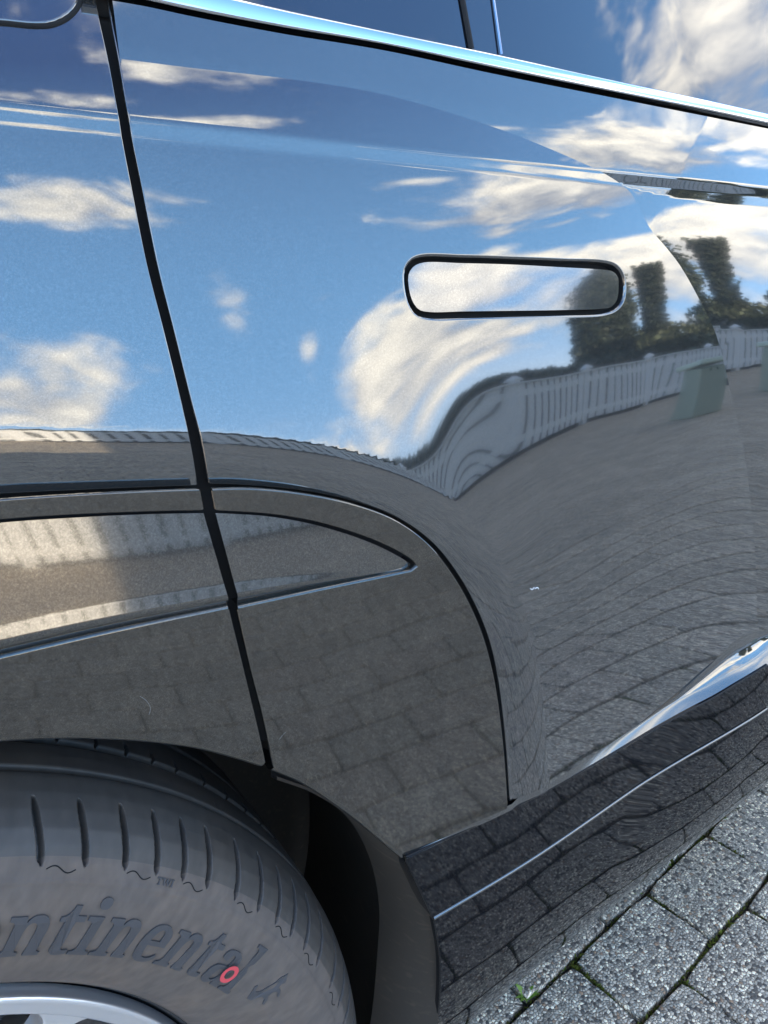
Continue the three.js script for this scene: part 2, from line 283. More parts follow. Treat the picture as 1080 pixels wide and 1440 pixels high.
const flapO = [[.2708,.9513],[.3014,.951],[.3435,.9502],[.3905,.9484],[.4355,.9465],[.4483,.945],[.454,.941],[.4546,.933],[.4528,.924],[.446,.9187],[.4346,.9176],[.3887,.9182],[.3408,.9194],[.298,.9205],[.2722,.9211],[.2639,.923],[.2594,.9291],[.258,.9379],[.2588,.9442],[.2631,.9489]];
const archTopF = [[.1148,.844],[.0879,.8475],[.0573,.8511],[.0295,.8539],[-.0007,.8559]];
const stripLowF = [[-.0022,.8483],[.0283,.8465],[.0562,.8433],[.0869,.8389],[.1156,.8343]];
const bladeTopF = [[-.0026,.8449],[.0282,.8432],[.0565,.8399],[.0877,.8356],[.1175,.8307]];
const bladeLowF = [[-.0147,.7816],[.0179,.7811],[.0639,.7801],[.1247,.777]];
const cTopF = [[-.0147,.7821],[.0174,.7816],[.0629,.7805],[.1234,.7776]];
const shutCF = [[.1234,.7776],[.129,.7341],[.1341,.6933],[.1358,.6766]];
const archF = [[.1358,.6766],[.119,.6898],[.1002,.7033],[.0755,.7171],[.0558,.7265],[.0341,.7354],[.0111,.7429],[-.0206,.7509]];
const cladDoor = [[.1214,.8429],[.1401,.8401],[.1713,.8318],[.2011,.8205],[.2264,.8069],[.2494,.7874],[.2686,.7622],[.2854,.7327],[.298,.7025],[.3077,.6685],[.3156,.6272],[.3208,.5909],[.3243,.5588]];
const cladLow = [[.3245,.5554],[.2815,.5579],[.2312,.56]];
const archD = [[.2312,.56],[.209,.5919],[.1885,.62],[.1606,.654],[.1416,.6717]];
const shutCD = [[.1416,.6717],[.138,.7059],[.1332,.7394],[.1288,.7762]];
const cTopD = [[.1288,.7762],[.1768,.7743],[.2286,.772],[.2408,.772],[.2434,.7742]];
const stripLowD = [[.2434,.7742],[.2403,.7791],[.2287,.7885],[.2097,.8005],[.1789,.8159],[.1507,.826],[.1223,.8331]];
const bladeTopD = [[.1236,.8296],[.1523,.8223],[.1809,.8115],[.2122,.7954],[.2315,.7826],[.2437,.7729]];
const bladeLowD = [[.1298,.7769],[.179,.7745],[.2314,.7719],[.2437,.7719]];
const trimUpA = [[.2312,.56],[.2749,.5586],[.3153,.5564]];
const trimUpB = [[.3383,.5515],[.4016,.5503],[.4865,.5472],[.5819,.5507],[.6314,.5644],[.683,.5782],[.743,.5687]];
const trimLow = [[.2306,.5599],[.2761,.555],[.3209,.5492],[.3379,.5478],[.4008,.543],[.4798,.5391],[.5663,.5379],[.6168,.5387],[.6639,.5423],[.7093,.5447]];
const sillLeft = [[.2306,.5592],[.2507,.5059],[.2577,.4867]];
const sillBot = [[.2577,.4867],[.3532,.4805],[.4715,.4803],[.733,.4845]];
const lowTop = [[.2584,.4828],[.3535,.4771],[.4724,.4755],[.733,.4794]];
const lowLeft = [[.2768,.3545],[.2733,.3922],[.2674,.4403],[.2583,.4836]];
const lowBot = [[1.42, sillBase(1.42)], [1.1, sillBase(1.1)], [.8, sillBase(.8)], [.5, sillBase(.5)], [lowLeft[0][0] - .012, sillBase(.3)]];
const mirR = c => [...c, ...c.slice().reverse().map(p => [-.302 - p[0], p[1]])], mirL = c => [...c.slice().reverse().map(p => [-.302 - p[0], p[1]]), ...c];   // carry an arch line on past the wheel's centre
const dense = (c, s = .006) => resample(c, s).map(p => [p[0], p[1]]);

// ---------------------------------------------------------------- the car
const car = thing('parked_car', 'dark grey metallic car parked on grey paving, seen close at its rear door', 'car');
{
  const XR = 1.42, XL = -.55;
  // rear fender
  const sF = dense(shutF), gF = dense(gapF);
  const mirrorArch = dense([gapF[3], [-.06, gapF[3][1] + .005], [-.242, gapF[3][1] + .005], ...gapF.slice().reverse().map(p => [-.302 - p[0], p[1]]), [-.56, .80], [-.66, .70]], .01);
  const fenderPoly = [...sF.slice().reverse(), [-.5, 1.155], [-.66, 1.155], ...mirrorArch.slice().reverse(), ...gF.slice().reverse().slice(1)];
  const fender = mesh('rear_fender', merge([panel(fenderPoly, H0, .005, [[.835, .90, .002], [.985, 1.02, .0015]]), flange(sF.slice().reverse(), H0, .0007, .0015), flange(gF.slice().reverse(), H0, .0008)]), M.paint, car);
  // charging flap in the upper fender
  const capO = [[.0274,1.0424],[.0524,1.0462],[.0686,1.0487],[.0798,1.0496],[.0876,1.0513],[.0951,1.0556],[.1011,1.0616],[.105,1.0682],[.1101,1.0851]];
  { const c = dense(capO, .004), hF = (x, y) => H0(x, y) + .0016, poly = [...c, [c[c.length - 1][0], 1.14], [c[0][0], 1.14]];
    const fl = mesh('charging_flap', merge([panel(poly, hF, .006), flange(c, hF, .0012, .002)]), M.paint, fender);
    mesh('flap_gap_shade', new THREE.TubeGeometry(new THREE.CatmullRomCurve3(c.map(p => new THREE.Vector3(p[0] + .0008, p[1] - .0016, H0(p[0], p[1]) + .0002))), 90, .0019, 6), M.rubber, fl); }  // black tube drawn along the flap edge in place of the gap shade
  // rear door: the sheet behind the crease (two halves round the handle) and the sheet before it
  const sD = dense(shutD), gD = dense(gapD, .005), hO = resample(holeO, .004, true).map(p => [p[0], p[1]]);
  const cr = creaseLine.slice(), low = dense(doorLow), lowR = extR(low, XR);
  const xm = hO.reduce((s, p) => s + p[0], 0) / hO.length;
  // where the crease meets the lower edge, and where the split line meets the outlines
  const cEnd = low.reduce((b, p) => Math.hypot(p[0] - cr[cr.length - 1][0], p[1] - cr[cr.length - 1][1]) < Math.hypot(b[0] - cr[cr.length - 1][0], b[1] - cr[cr.length - 1][1]) ? p : b);
  const crease = [...creaseDense.slice(0, -1).map(p => [p[0], p[1]]), cEnd], sTop = sD.reduce((b, p) => Math.abs(p[1] - crease[0][1]) < Math.abs(b[1] - crease[0][1]) ? p : b);
  crease[0] = sTop;
  const rearPoly = [...sD.slice(sD.indexOf(sTop)), ...gD.slice(1), ...low.slice(1, low.indexOf(cEnd) + 1), ...crease.slice(0, -1).reverse()];
  // split round the handle hole
  const side = keep => { let p = clip(rearPoly, 0, xm, keep); return p; };
  const holeCut = keep => {   // the half of the hole outline on one side, ordered
    const s = keep ? 1 : -1, n = hO.length - 1, inside = i => (hO[(i + n) % n][0] - xm) * s > 0; let st = 0; while (!(inside(st) && !inside(st - 1))) st++;
    const out = []; for (let k = st; inside(k); k++) out.push(hO[(k + n) % n]);
    const A = hO[(st - 1 + n) % n], B = hO[(st + out.length) % n], f = out[0], l = out[out.length - 1];
    const at = (a, b) => [xm, a[1] + (b[1] - a[1]) * (xm - a[0]) / (b[0] - a[0])];
    return [at(A, f), ...out, at(l, B)];
  };
  const withHole = keep => {
    const p = side(keep), h = holeCut(keep), n = p.length, yTop = Math.max(h[0][1], h[h.length - 1][1]);
    // insert the half outline into the cut edge of p that crosses the hole's height
    for (let i = 0; i < n; i++) {
      const a = p[i], b = p[(i + 1) % n];
      if (Math.abs(a[0] - xm) < 1e-9 && Math.abs(b[0] - xm) < 1e-9 && Math.max(a[1], b[1]) > yTop && Math.min(a[1], b[1]) < h[0][1] - .001) {
        const hh = Math.abs(h[0][1] - a[1]) < Math.abs(h[h.length - 1][1] - a[1]) ? h : h.slice().reverse();
        return [...p.slice(0, i + 1), ...hh, ...p.slice(i + 1)];
      }
    }
    return p;
  };
  const bl = dense(beltLow), frontPoly = [...crease, ...low.slice(low.indexOf(cEnd) + 1), lowR, [XR, extR(bl, XR)[1]], ...bl.slice().reverse().filter(p => p[0] > sTop[0] + .001), ...sD.slice(0, sD.indexOf(sTop)).reverse().filter(p => p[1] < lerpX(beltLow, p[0])).reverse()];
  const fine = [[.76, .882, .0025], [.985, 1.022, .0015]];
  const door = mesh('rear_door', merge([panel(withHole(false), H0, .004, fine), panel(withHole(true), H0, .004, fine), panel(frontPoly, H1, .005, fine),
    flange(sD, H0, .0007, .0015), flange(gD, H0, .0008), flange(hO, H0, .0020, .016, true)]), M.paint, car);
  // handle
  const fO = resample(flapO, .003, true).map(p => [mix(xm, p[0], .982), mix(.945, p[1], .93)]), hFlap = (x, y) => H0(x, y) - .0012 + .010 * (y - .94);
  const handle = mesh('door_handle', merge([panel(fO.slice(0, -1), hFlap, .004), flange(fO, hFlap, .0012, .014, true)]), M.flapPaint, door);
  const hRec = (x, y) => H0(x, y) - .0125;
  mesh('handle_recess', panel(hO.slice(0, -1).map(p => [mix(xm, p[0], 1.02), mix(.94, p[1], 1.05)]), hRec, .01), M.rubber, door);
  // belt strip and window
  const belt = n => [...dense(n, .012), extR(n, XR)];
  const bLo = beltLow, bMid = resample(beltMid, .012), bTop = resample(beltTop, .012), eq = (c, n) => resample(c, .003).filter((p, i, a) => true);
  const sample = (c, n) => { const v = new THREE.CatmullRomCurve3(c.map(p => new THREE.Vector3(p[0], p[1], p[2] ?? 0)), false, 'centripetal'); return v.getSpacedPoints(n).map(p => [p.x, p.y, p.z]); };
  const NB = 90, mids = sample([...beltMid, extR(beltMid, XR)], NB), tops = sample([...beltTop, extR(beltTop, XR)], NB), lows = sample([...beltLow, extR(beltLow, XR)], NB);
  const zb = p => H1(p[0], p[1]) + .001;
  const cA = mids.map(p => [p[0], p[1], zb(p)]), cB = tops.map((p, i) => [p[0], p[1], zb(mids[i]) - .0014]);
  mesh('belt_strip', loft(cA, cB, 14, t => { return [t, 0, 0, .0006 * Math.sin(t * Math.PI) - .0035 * Math.max(0, 1 - t / .16) ** 2 - .0045 * Math.max(0, (t - .88) / .12) ** 2]; }), M.chrome, car);
  mesh('belt_seal', loft(lows.map((p, i) => [p[0], p[1] - .004, zb(mids[i]) - .010]), mids.map((p, i) => [p[0], p[1] + .004, zb(mids[i]) - .006]), 2), M.rubber, car);
  const gA = cB.map(p => [p[0], p[1] - .004, p[2] - .0075]), gB = gA.map(p => [p[0], 1.47, p[2] - (1.47 - p[1]) * .42]);
  const win = mesh('side_window', loft(gA, gB, 20), M.glass, car);
  const bar = (px0, px1, w, dz, mat, name) => { const f = (x, y, i) => { const k = NB * .0; const q = gA.reduce((b, p) => Math.abs(p[0] - x) < Math.abs(b[0] - x) ? p : b); return q[2] - (y - q[1]) * .42 + dz; };
    const A = [], B = []; for (let k = 0; k <= 10; k++) { const t = k / 10, x = mix(px0[0], px1[0], t), y = mix(px0[1], px1[1], t); A.push([x - w / 2, y, f(x, y)]); B.push([x + w / 2, y, f(x, y)]); }
    mesh(name, loft(A, B, 6, t => [t, 0, 0, .0012 * Math.sin(t * Math.PI)], true), mat, win); };
  const w0 = [[.3427,1.0804],[.3466,1.114]], w1 = [[.3668,1.0803],[.3737,1.1189]];
  const upTo = w => { const k = (1.46 - w[0][1]) / (w[1][1] - w[0][1]); return [w[0][0] + (w[1][0] - w[0][0]) * k, 1.46]; };
  bar(w0[0], upTo(w0), .005, .0012, M.rubber, 'window_seal');
  bar(w1[0], upTo(w1), .0014, .0015, M.chrome, 'window_trim');
  // wheel-arch cladding
  const aF = dense(mirR(archTopF)), lF = dense(mirL(stripLowF));
  const stripF = [...aF, ...lF];
  const cladA = mesh('arch_strip', merge([panel(stripF, hClad, .006), flange(aF, hClad, .0007, .0015), flange(lF, hClad, .0007, .0015), flange([lF[lF.length - 1], aF[0]], hClad, .0007, .0015)].filter(Boolean)), M.cladPaint, fender);
  const cF = dense(mirL(cTopF)), scF = dense(shutCF), arF = dense(mirR(archF)), cPolyF = [...cF.slice().reverse(), ...arF.slice().reverse(), ...scF.slice().reverse().slice(1, -1)];
  mesh('arch_cladding', merge([panel(cPolyF, hClad, .006), flange(cF.slice().reverse(), hClad, .0020), flange(scF.slice().reverse(), hClad, .0007, .0015), flange(arF.slice().reverse(), hClad, .004, .03)]), M.cladPaint, fender);
  const blade = (top, bot, n) => {
    const A = on(sample(top, n).map(p => [p[0], p[1]]), hClad, -.005), B = on(sample(bot, n).map(p => [p[0], p[1]]), hClad, -.005);
    // section: leans back over the upper part, a shallow hollow, then turns in to the gap
    return loft(A, B, 40, (t, u) => { const hgt = A[Math.round(u * n)][1] - B[Math.round(u * n)][1]; let z = 0, s = 0; const N = 40, tt = t; for (let k = 0; k < N; k++) { const q = (k + .5) / N * tt; const a = q < .52 ? 7.6 - q * 2.2 : q < .68 ? 6.2 : q < .84 ? 6.2 + 4 * sm(.68, .74, q) : 10.2 - 45 * sm(.84, .88, q); z += Math.tan(a * D) * hgt * tt / N; } return [t, 0, 0, z]; });
  };
  mesh('arch_blade', blade(mirL(bladeTopF), mirL(bladeLowF), 120), M.bladePaint, fender);
  const cd = dense(cladDoor), cl = dense(cladLow), aD = dense(archD), sCD = dense(shutCD), cT = dense(cTopD), sl = dense(stripLowD);
  const loop = [...cd, ...cl, ...aD.slice(1), ...sCD.slice(1), ...cT.slice(1), ...sl.slice(1)];
  const rev = c => c.slice().reverse();
  mesh('arch_cladding', merge([panel(rev(loop), hClad, .005), flange(rev(cd), hClad, .0008, .002), flange(rev(cl), hClad), flange(rev(aD), hClad, .004, .03), flange(rev(sCD), hClad, .0007, .0015), flange(rev(cT), hClad, .0020), flange(rev(sl), hClad, .0008, .002), flange([cd[0], sl[sl.length - 1]], hClad, .0007, .0015)]), M.cladPaint, door);
  mesh('arch_blade', blade(bladeTopD, bladeLowD, 40), M.bladePaint, door);
  // black sheet behind the panels, its colour giving the shade in the gaps
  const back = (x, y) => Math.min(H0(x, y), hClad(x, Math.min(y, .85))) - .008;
  mesh('gap_shade_sheet', panel([[-.64, 1.12], [-.64, .74], [-.5, .80], [-.43, .68], ...archF.slice().map(p => [-.302 - p[0], p[1] + .01]).slice(1), ...archF.slice().reverse().map(p => [p[0], p[1] + .01]), ...archD.slice().reverse().map(p => [p[0] + .008, p[1] + .012]), [.36, .53], [.7, .47], [1.2, .47], [1.2, 1.0], [.7, 1.03], [.3, 1.06], [.1, 1.10]], back, .02), M.rubber, car);
  // bright ledge at the foot of the door
  const upA = [...dense(trimUpA, .01), ...dense(trimUpB, .01), extR(trimUpB, XR)], dnA = [...dense(trimLow, .01), extR(trimLow, XR)];
  const ledgeU = [], ledgeD = []; for (let k = 0; k <= 120; k++) { const x = mix(trimUpA[0][0] + .002, XR, k / 120), yu = lerpX(upA, x), yd = lerpX(dnA, x), j = sm(.325, .345, x); ledgeU.push([x, yu + .0015, mix(hClad(x, yu), x > cEnd[0] ? H1(x, yu) : H0(x, yu), j) - .0012]); ledgeD.push([x, yd - .0005, hSill(x, yd)]); }
const ledgeM = ledgeU.map((p, k) => { const w = p[1] - ledgeD[k][1], q = clamp((w - .0085) / w, 0, .88); return [p[0], mix(p[1], ledgeD[k][1], q), mix(p[2], ledgeD[k][2], Math.pow(q, 2.4))]; });
  mesh('door_ledge', loft(ledgeM, ledgeD, 12, (t, u) => { const k = Math.round(u * 120); return [t, 0, 0, (Math.pow(t, 1.25) - t) * (ledgeD[k][2] - ledgeM[k][2])]; }), M.ledgePaint, door);
  mesh('ledge_recess', loft(ledgeU, ledgeM, 14, (t, u) => { const k = Math.round(u * 120); return [t, 0, 0, (Math.pow(t, 2.2) - t) * (ledgeM[k][2] - ledgeU[k][2])]; }), M.paint, door);
  // glossy black sill in two steps
  const sT = dense(trimLow), sL = dense(sillLeft), sB = dense(sillBot);
  const sillPoly = [...sL, ...sB.slice(1), extR(sillBot, XR), extR(trimLow, XR), ...rev(sT).slice(0, -1)];
  const sill = mesh('sill_panel', merge([panel(sillPoly, hSill, .006), flange(sB, hSill), flange(sL, hSill), flange(rev(sT), hSill, .001)]), M.gloss, car);
  const lT = dense(lowTop), lB = dense(lowBot), lL = dense(lowLeft);
  const lowPoly = [...rev(lT), ...rev(lL).slice(1), ...rev(lB), extR(lT, XR)];
  mesh('sill_lower', merge([panel(lowPoly, hLow, .006), flange(rev(lB), hLow, .006, .05), flange(rev(lL), hLow, .001, .004)]), M.gloss, car);
  mesh('sill_edge_glint', flange(rev(lT), hLow, .0019, .010), M.ledgePaint, car);  // sill edge in paint brighter than the sill, standing in for its highlight

  // scratches and hairs caught on the paint
  const mark = (c, h, r, name, col, parent) => mesh(name, new THREE.TubeGeometry(new THREE.CatmullRomCurve3(c.map(p => new THREE.Vector3(p[0], p[1], h(p[0], p[1]) + r * .6))), 24, r, 5), std({ color: col, roughness: .6 }), parent);
  const pale = lin(.7, .7, .68);
  mark([[.3483,.7294],[.3507,.7277],[.3531,.7286]], H0, .0004, 'paint_scratch', pale, door); mark([[.3539,.7273],[.3563,.7277],[.3579,.7261]], H0, .0004, 'paint_scratch', pale, door);
  mark([[.0739,.7427],[.0758,.7404],[.0772,.7378],[.078,.735],[.0776,.7322],[.0768,.7308]], hClad, .00005, 'caught_hair', lin(.3, .3, .29), fender);
  mark([[.1459,.6886],[.1479,.6907],[.1502,.6922]], hClad, .00005, 'caught_hair', lin(.3, .3, .29), door);
  // wheel-arch liner
  const grit = canvasTex(512, 512, (c, w, h) => { c.fillStyle = '#4b443a'; c.fillRect(0, 0, w, h); const r = rng(9); for (let k = 0; k < 5200; k++) { const a = r(), q = r() ** 3 * 2.2 + .4; c.fillStyle = `rgba(${120 + 60 * a},${105 + 50 * a},${80 + 50 * a},${.05 + .25 * r() * r()})`; c.beginPath(); c.ellipse(r() * w, r() * h, q * (1 + 2 * r()), q, r() * 6, 0, 7); c.fill(); } });
  const linerM = std({ color: lin(.46, .45, .45), map: rep(grit, 3), roughness: .72, bumpMap: rep(grit, 3), bumpScale: .0006 });
  const lipO = [[.145,.6597],[.1694,.6381],[.1999,.5998],[.2224,.5687],[.2469,.5306],[.2668,.4712],[.2775,.422],[.2789,.3783],[.2733,.3258],[.257,.2541]];
  const lipI = [[.1606,.6242],[.1827,.6042],[.2069,.5768],[.2255,.5477],[.2435,.4972],[.251,.443],[.2488,.3944],[.2423,.3301],[.2312,.2706],[.2101,.1997]];
  const n = 60, LO = sample(lipO.map((p, i) => [p[0], p[1], i < 5 ? hClad(p[0], Math.max(.5, p[1])) - .006 : mix(hClad(.3, .5), hLow(.3, .35), (i - 4) / 5) - .006]), n), LI = sample(lipI.map((p, i) => [p[0], p[1], -.012 - .002 * i]), n);
  const cx = -.151, cy = .365, LD = LI.map(p => { const a = Math.atan2(p[1] - cy, p[0] - cx); return [cx + Math.cos(a) * .47, cy + Math.sin(a) * .47, -.27]; });
  const LM = LI.map((p, i) => [mix(p[0], LD[i][0], .25), mix(p[1], LD[i][1], .25), p[2] - .02]);
  const liner = mesh('arch_liner', merge([loft(LO, LI, 6, t => [t, 0, 0, .004 * Math.sin(t * Math.PI)], true), loft(LI, LM, 3, undefined, true), loft(LM, LD, 10, t => [t, 0, 0, 0], true)]), linerM, car);
  const top = []; for (let k = 0; k <= 60; k++) { const a = (65 + k * 3.2) * D; top.push([cx + Math.cos(a) * .44, cy + Math.sin(a) * .44, .0]); }
  mesh('arch_liner', loft(top, top.map(p => [p[0], p[1], -.30]), 4), linerM, car);
  const disc = new THREE.CircleGeometry(.6, 48); disc.translate(cx, cy, -.29); mesh('arch_wall', disc, linerM, car);

  // wheel
  const wheel = new THREE.Group(); wheel.name = 'rear_wheel'; wheel.position.set(cx, cy, 0); car.add(wheel);
  const prof = [[.2555, -.002], [.259, .004], [.266, .0115], [.276, .0175], [.286, .0218], [.298, .0262], [.312, .0280], [.325, .0274], [.3318, .0262], [.3326, .0266], [.334, .0262], [.3345, .0252], [.341, .0228], [.348, .0185], [.354, .0125], [.3595, .004], [.3635, -.006], [.3662, -.016], [.3668, -.0205], [.3608, -.0213], [.3604, -.0255], [.3672, -.0262], [.3684, -.038], [.3688, -.050], [.3625, -.0512], [.3622, -.058], [.3690, -.0592], [.3695, -.095], [.3630, -.0965], [.363, -.104], [.369, -.1055], [.3685, -.15], [.3625, -.1515], [.3625, -.158], [.3670, -.1595], [.361, -.18], [.348, -.198], [.32, -.209], [.29, -.203], [.272, -.188]];
  const fineP = []; for (let i = 0; i < prof.length - 1; i++) { const a = prof[i], b = prof[i + 1], m = Math.max(1, Math.round(Math.hypot(b[0] - a[0], b[1] - a[1]) / .0011)); for (let k = 0; k < m; k++) fineP.push([mix(a[0], b[0], k / m), mix(a[1], b[1], k / m)]); } fineP.push(prof[prof.length - 1]);
  const pts = fineP.map((p, i) => { let r = 0, z = 0, w = 0; for (let k = -1; k <= 1; k++) { const q = fineP[clamp(i + k, 0, fineP.length - 1)]; const ww = k ? .5 : 1; r += q[0] * ww; z += q[1] * ww; w += ww; } return [r / w, z / w]; });
  const sipes = [-34, -29.5, -25.8, -22, -18.4, -14, -10.1, -6, -2.4, 1.5, 6, 10, 13.8, 17.6, 21.4, 25.5, 29.4, 33.3, 37.2, 40.6, 43.8, 47, 51.2, 55.1, 58.6, 61.9, 65.3, 69.1, 74, 78, 81.5, 85.5, 89.6, 93, 97];
  const angs = []; for (let a = -70; a <= 105; a += .11) angs.push(a); for (let a = 107; a <= 290; a += 2) angs.push(a);
  const P = [], UV = [], I = [], J = [], nv = pts.length, kw = pts.findIndex(p => p[0] > .3435);
  angs.forEach((a, i) => {
    const c = Math.sin(a * D), s = Math.cos(a * D);
    let near = 9, idx = 0; for (let k = 0; k < sipes.length; k++) { const d = a - sipes[k]; if (Math.abs(d) < Math.abs(near)) { near = d; idx = k; } }
    pts.forEach(([r, z], k) => {
      let rr = r, zz = z;
      if (a < 104 && z > -.006 && r > .3385) {   // shoulder slits, tapering towards the tread
        const t = clamp((z + .004) / .0275, 0, 1), d = (near + 1.15 * (1 - t) - .9 * (t - .5) ** 2 + .1) * D * r, w = .0017 * Math.sqrt(sm(0, .35, t)) * (1 - sm(.93, 1, t)) + 1e-6;
        const cut = (1 - sm(w * .6, w * 1.15, Math.abs(d))) * .0055 * (w > 3e-4 ? 1 : 0); rr -= cut * .75; zz -= cut * .65;
      }
      if (a < 104 && z < -.0205 && z > -.051 && r > .365) { const d = Math.abs((near + 2.2 + (z + .03) * 25) * D * r); rr -= .004 * (1 - sm(.0004, .0011, d)) * sm(-.036, -.026, z); }
      if (a < 104 && z < -.059 && z > -.096 && r > .365) { const d = Math.abs((near + 1.2 + (z + .07) * 25) * D * r); rr -= .004 * (1 - sm(.0004, .0011, d)) * sm(-.075, -.066, z); }
      P.push(c * rr, s * rr, zz); UV.push(a * D * .35, k * .0011);
      if (i && k) { const e = i * nv + k, q = e - nv; (k <= kw ? J : I).push(q - 1, e - 1, q, e - 1, e, q); }
    });
  });
  angs.forEach(() => {}); { const q = (angs.length - 1) * nv; for (let k = 1; k < nv; k++) (k <= kw ? J : I).push(q + k - 1, k - 1, q + k, k - 1, k, q + k); }
  const whole = geoFrom(P, null, UV, [...I, ...J]), tg = whole.clone(), wg = whole.clone(); tg.setIndex(I); wg.setIndex(J);
  const dust = dataTex(1024, 512, (i, j) => { const n = fbm(i / 60, j / 24, 3, 5), m = fbm(i / 9, j / 9, 8, 3), v = .9 + .2 * (m - .5); const brown = sm(.3, .8, n) * .28 + .3; return [(.27 + .09 * brown) * v, (.26 + .06 * brown) * v, (.25 + .03 * brown) * v]; });
  dust.repeat.set(2, 2.2);
  const tyreM = std({ color: lin(1.05, 1.05, 1.05), map: dust, roughness: .5 }), wallM = std({ color: lin(1.95, 1.82, 1.76), map: dust, roughness: .85 }), black = std({ color: lin(.062, .060, .062), roughness: .6 });
  const tyre = mesh('tyre', tg, tyreM, wheel); mesh('sidewall', wg, wallM, tyre);
  // raised lettering on the sidewall
  const font = await new FontLoader().loadAsync('fonts/droid/droid_serif_bold.typeface.json');
  const wall = r => { let k = 0; while (k < prof.length - 2 && prof[k + 1][0] < r) k++; const a = prof[k], b = prof[k + 1]; return mix(a[1], b[1], clamp((r - a[0]) / (b[0] - a[0]), 0, 1)); };
  function arcText(txt, size, r0, a0, shear, depth, stretch = 1) {
    const gs = []; let pen = 0; const res = font.data.resolution;
    for (const ch of txt) {
      const g = new THREE.ExtrudeGeometry(font.generateShapes(ch, size), { depth, bevelEnabled: false, curveSegments: 5 });
      const p = g.attributes.position;
      for (let i = 0; i < p.count; i++) { const y = p.getY(i), s = (pen + p.getX(i) * stretch + y * shear), a = a0 * D + s / .303, r = r0 + y; p.setXYZ(i, Math.sin(a) * r, Math.cos(a) * r, wall(r) + .0003 + p.getZ(i)); }
      g.computeVertexNormals(); gs.push(g); pen += (font.data.glyphs[ch].ha / res * size) * stretch;
    }
    return merge(gs);
  }
  mesh('raised_lettering', arcText('Continental', .0330, .2915, 19.5, 0, .0009, .79), black, wheel);
  mesh('raised_lettering', arcText('TWI', .0036, .336, 41, 0, .0005), black, wheel);
  // rearing horse mark
  const hs = new THREE.Shape(); [[0, 0], [.004, .001], [.006, .006], [.0095, .009], [.013, .0085], [.0155, .005], [.017, .0055], [.0155, .010], [.0125, .0125], [.013, .018], [.016, .0195], [.020, .017], [.021, .0185], [.017, .0225], [.0135, .0225], [.0135, .026], [.0155, .0285], [.0145, .031], [.0125, .0325], [.0115, .035], [.0105, .0325], [.0085, .029], [.0075, .023], [.005, .017], [.0035, .011], [0, .008], [-.003, .013], [-.0045, .011], [-.002, .006]].forEach((p, i) => i ? hs.lineTo(...p) : hs.moveTo(...p));
  const hg = new THREE.ExtrudeGeometry(hs, { depth: .0009, bevelEnabled: false }); { const p = hg.attributes.position; for (let i = 0; i < p.count; i++) { const a = 63.3 * D + p.getX(i) * .95 / .30, r = .2965 + p.getY(i) * .78; p.setXYZ(i, Math.sin(a) * r, Math.cos(a) * r, wall(r) - .0003 + p.getZ(i)); } hg.computeVertexNormals(); }
  mesh('raised_emblem', hg, black, wheel);
  const ring = new THREE.RingGeometry(.0034, .0062, 28, 1); { const p = ring.attributes.position; for (let i = 0; i < p.count; i++) { const r = .3035 + p.getY(i) * 1.0, a = 56.9 * D + p.getX(i) * .9 / .3; p.setXYZ(i, Math.sin(a) * r, Math.cos(a) * r, wall(r) + .0032); } ring.computeVertexNormals(); }
  mesh('paint_mark', ring, std({ color: lin(.62, .07, .08), roughness: .7 }), wheel);
  // squiggle marks below the slits
  const sq = []; for (let k = 0; k < sipes.length - 1; k += 2) { const a = (sipes[k] + sipes[k + 1]) / 2; if (a < 5 || a > 85) continue; const c = []; for (let q = 0; q <= 8; q++) { const t = q / 8, aa = a + (t - .5) * 2.6, r = .3385 + .0016 * Math.sin(t * 6.283) ; c.push(new THREE.Vector3(Math.sin(aa * D) * r, Math.cos(aa * D) * r, wall(r) + .0001)); } sq.push(new THREE.TubeGeometry(new THREE.CatmullRomCurve3(c), 16, .00032, 5)); }
  mesh('moulded_marks', merge(sq), M.rubber, wheel);
  // rim
  const alu = phys({ color: lin(.90, .90, .91), metalness: .85, roughness: .30, clearcoat: .6, clearcoatRoughness: .05 }), rimBlack = phys({ color: lin(.02, .02, .022), roughness: .3, clearcoat: 1 });
  const lathe = (pr, seg = 160) => { const g = new THREE.LatheGeometry(pr.map(p => new THREE.Vector2(...p)), seg); g.rotateX(Math.PI / 2); return g; };
  mesh('rim_lip', lathe([[.2505, -.006], [.2503, .0030], [.2490, .0046], [.2465, .0048], [.2440, .0036], [.2405, .0042], [.2392, .0034], [.2384, -.003], [.2372, -.02]]), alu, wheel);
  mesh('rim_bead', lathe([[.2570, -.012], [.2562, -.002], [.2535, -.0035], [.2505, -.008]]), rimBlack, wheel);
  mesh('rim_barrel', lathe([[.2575, -.19], [.250, -.17], [.225, -.15], [.222, -.06], [.229, -.03], [.2372, -.012], [.250, -.0105], [.2570, -.0105]]), rimBlack, wheel);
  for (let k = 0; k < 10; k++) {   // slim spokes that flare into the rim
    const a0 = (k * 36 + 43.5) * D, sh = new THREE.Shape();
    sh.moveTo(-.008, .05); sh.lineTo(-.0052, .222); sh.quadraticCurveTo(-.0055, .236, -.017, .2392); sh.lineTo(.017, .2392); sh.quadraticCurveTo(.0055, .236, .0052, .222); sh.lineTo(.008, .05);
    const g = new THREE.ExtrudeGeometry(sh, { depth: .018, bevelEnabled: true, bevelSize: .0014, bevelThickness: .0014, bevelSegments: 3, curveSegments: 10 }); g.translate(0, 0, -.0165); g.rotateZ(-a0); mesh('spoke', g, alu, wheel);
    const pk = new THREE.Shape(); pk.absarc(0, 0, .2365, Math.PI / 2 - .265, Math.PI / 2 + .265, false); pk.absarc(0, 0, .13, Math.PI / 2 + .2, Math.PI / 2 - .2, true);
